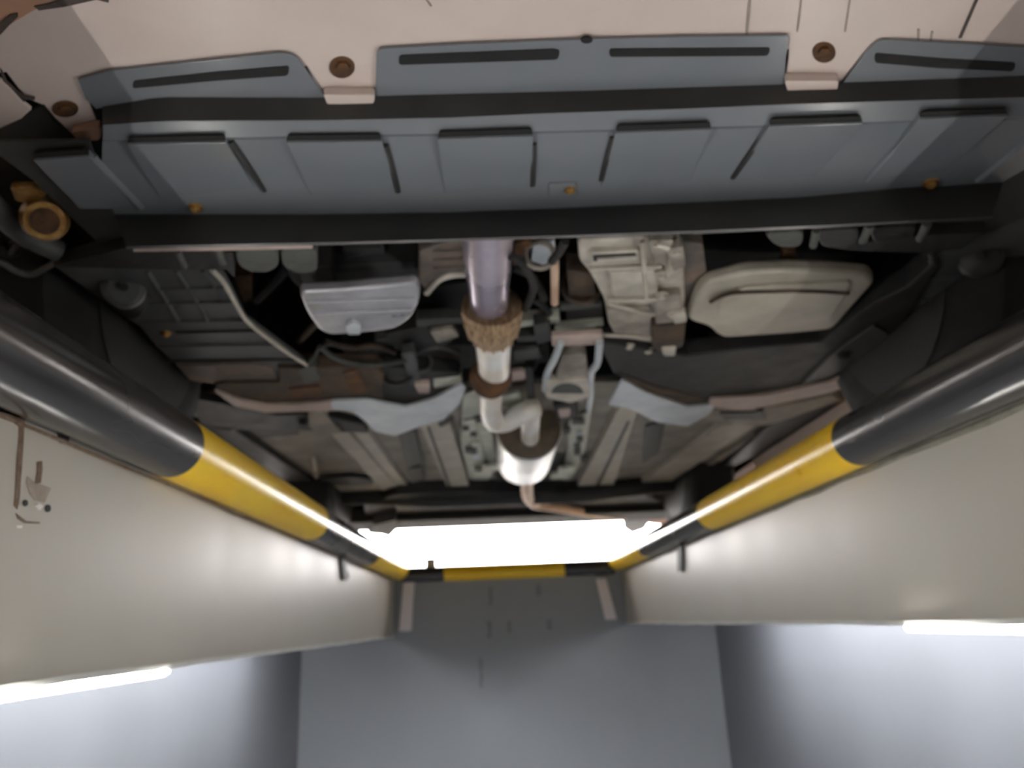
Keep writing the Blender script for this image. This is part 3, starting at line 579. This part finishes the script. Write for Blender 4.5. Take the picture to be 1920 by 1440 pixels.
# sills
for pl, m in (([(1580,748),(1600,735),(1640,740),(1330,940),(1250,985),(1200,980),(1250,940),(1420,850)], 'sill'), ([(1440,800),(1560,752),(1580,765),(1400,870),(1310,915)], 'iron'),
              ([(380,800),(430,800),(520,860),(640,940),(740,985),(700,1000),(560,930),(420,850)], 'iron'), ([(1310,900),(1420,860),(1330,925),(1230,950),(1210,935)], 'sill')):
    MB().prism(pl, .50, .03).build('sill_seam', m, fl, bevel=.003)
MB().prism([(1600,700),(1740,650),(1800,640),(1660,760),(1500,800),(1450,790),(1560,740)], .53, .02).build('wheel_arch_liner', 'sill', car)
MB().prism([(330,800),(420,790),(560,800),(560,815),(430,830)], .515, .02).build('wheel_arch_liner', 'iron', car)
# tunnel heat shields
for pl, m, H in (([(868,740),(900,730),(920,800),(930,860),(920,900),(880,900),(864,830)], 'foil', .505), ([(866,790),(892,786),(912,880),(884,890)], 'foil', .498), ([(1066,790),(1110,770),(1096,850),(1072,900),(1050,900),(1066,840)], 'foil', .505),
                 ([(930,860),(1060,850),(1070,900),(930,905)], 'raild', .515)):
    MB().prism(rounded(pl, 8), H, .006).build('heat_shield', m, fl, bevel=.002)
for i in range(16):
    x, y = random.choice([(random.uniform(868, 900), random.uniform(780, 890)), (random.uniform(1062, 1096), random.uniform(780, 890))])
    MB().prism(rounded([(x-7,y-4),(x+6,y-5),(x+7,y+4),(x-6,y+5)], 2), random.uniform(.49,.5), .008).build('clip', random.choice(['foil','raild','iron','galv']), fl, bevel=.001)
# --- rear axle, tank and tail
MB().tube([(CX-.66, 2.95, CZ+.50), (CX-.3, 2.95, CZ+.47), (CX+.3, 2.95, CZ+.47), (CX+.66, 2.95, CZ+.50)], .035, 20).build('rear_axle', 'iron', car, smooth=True)
MB().prism(rounded([(740,928),(900,924),(1080,926),(1200,925),(1260,950),(1180,972),(1050,975),(860,980),(790,976),(740,990),(690,985),(680,950)], 6), .468, .06).build('fuel_tank', 'iron', car, bevel=.01)
MB().prism([(1000,930),(1140,925),(1140,940),(1010,945)], .462, .01).build('tank_strap', 'rustd', car)
MB().box((CX-.80, 3.30, CZ+.435), (CX+.80, 3.6, CZ+.5)).build('rear_valance', 'black', car, bevel=.01)
rb = MB().slab([at_y(862,986,3.62), at_y(1052,978,3.62), at_y(1052,978,3.62)+Vector((0,.03,0)), at_y(862,986,3.62)+Vector((0,.03,0))],
          [at_y(862,972,3.62), at_y(1052,962,3.62), at_y(1052,962,3.62)+Vector((0,.03,0)), at_y(862,972,3.62)+Vector((0,.03,0))]).build('rear_bumper', 'peach', car, bevel=.003)
MB().prism([(690,1000),(700,985),(742,975),(744,992),(730,1006),(715,1002)], .42, .05).build('mud_flap', 'black', car)
MB().prism([(1166,962),(1186,970),(1215,982),(1208,992),(1185,1000),(1170,990)], .44, .05).build('mud_flap', 'raild', car)
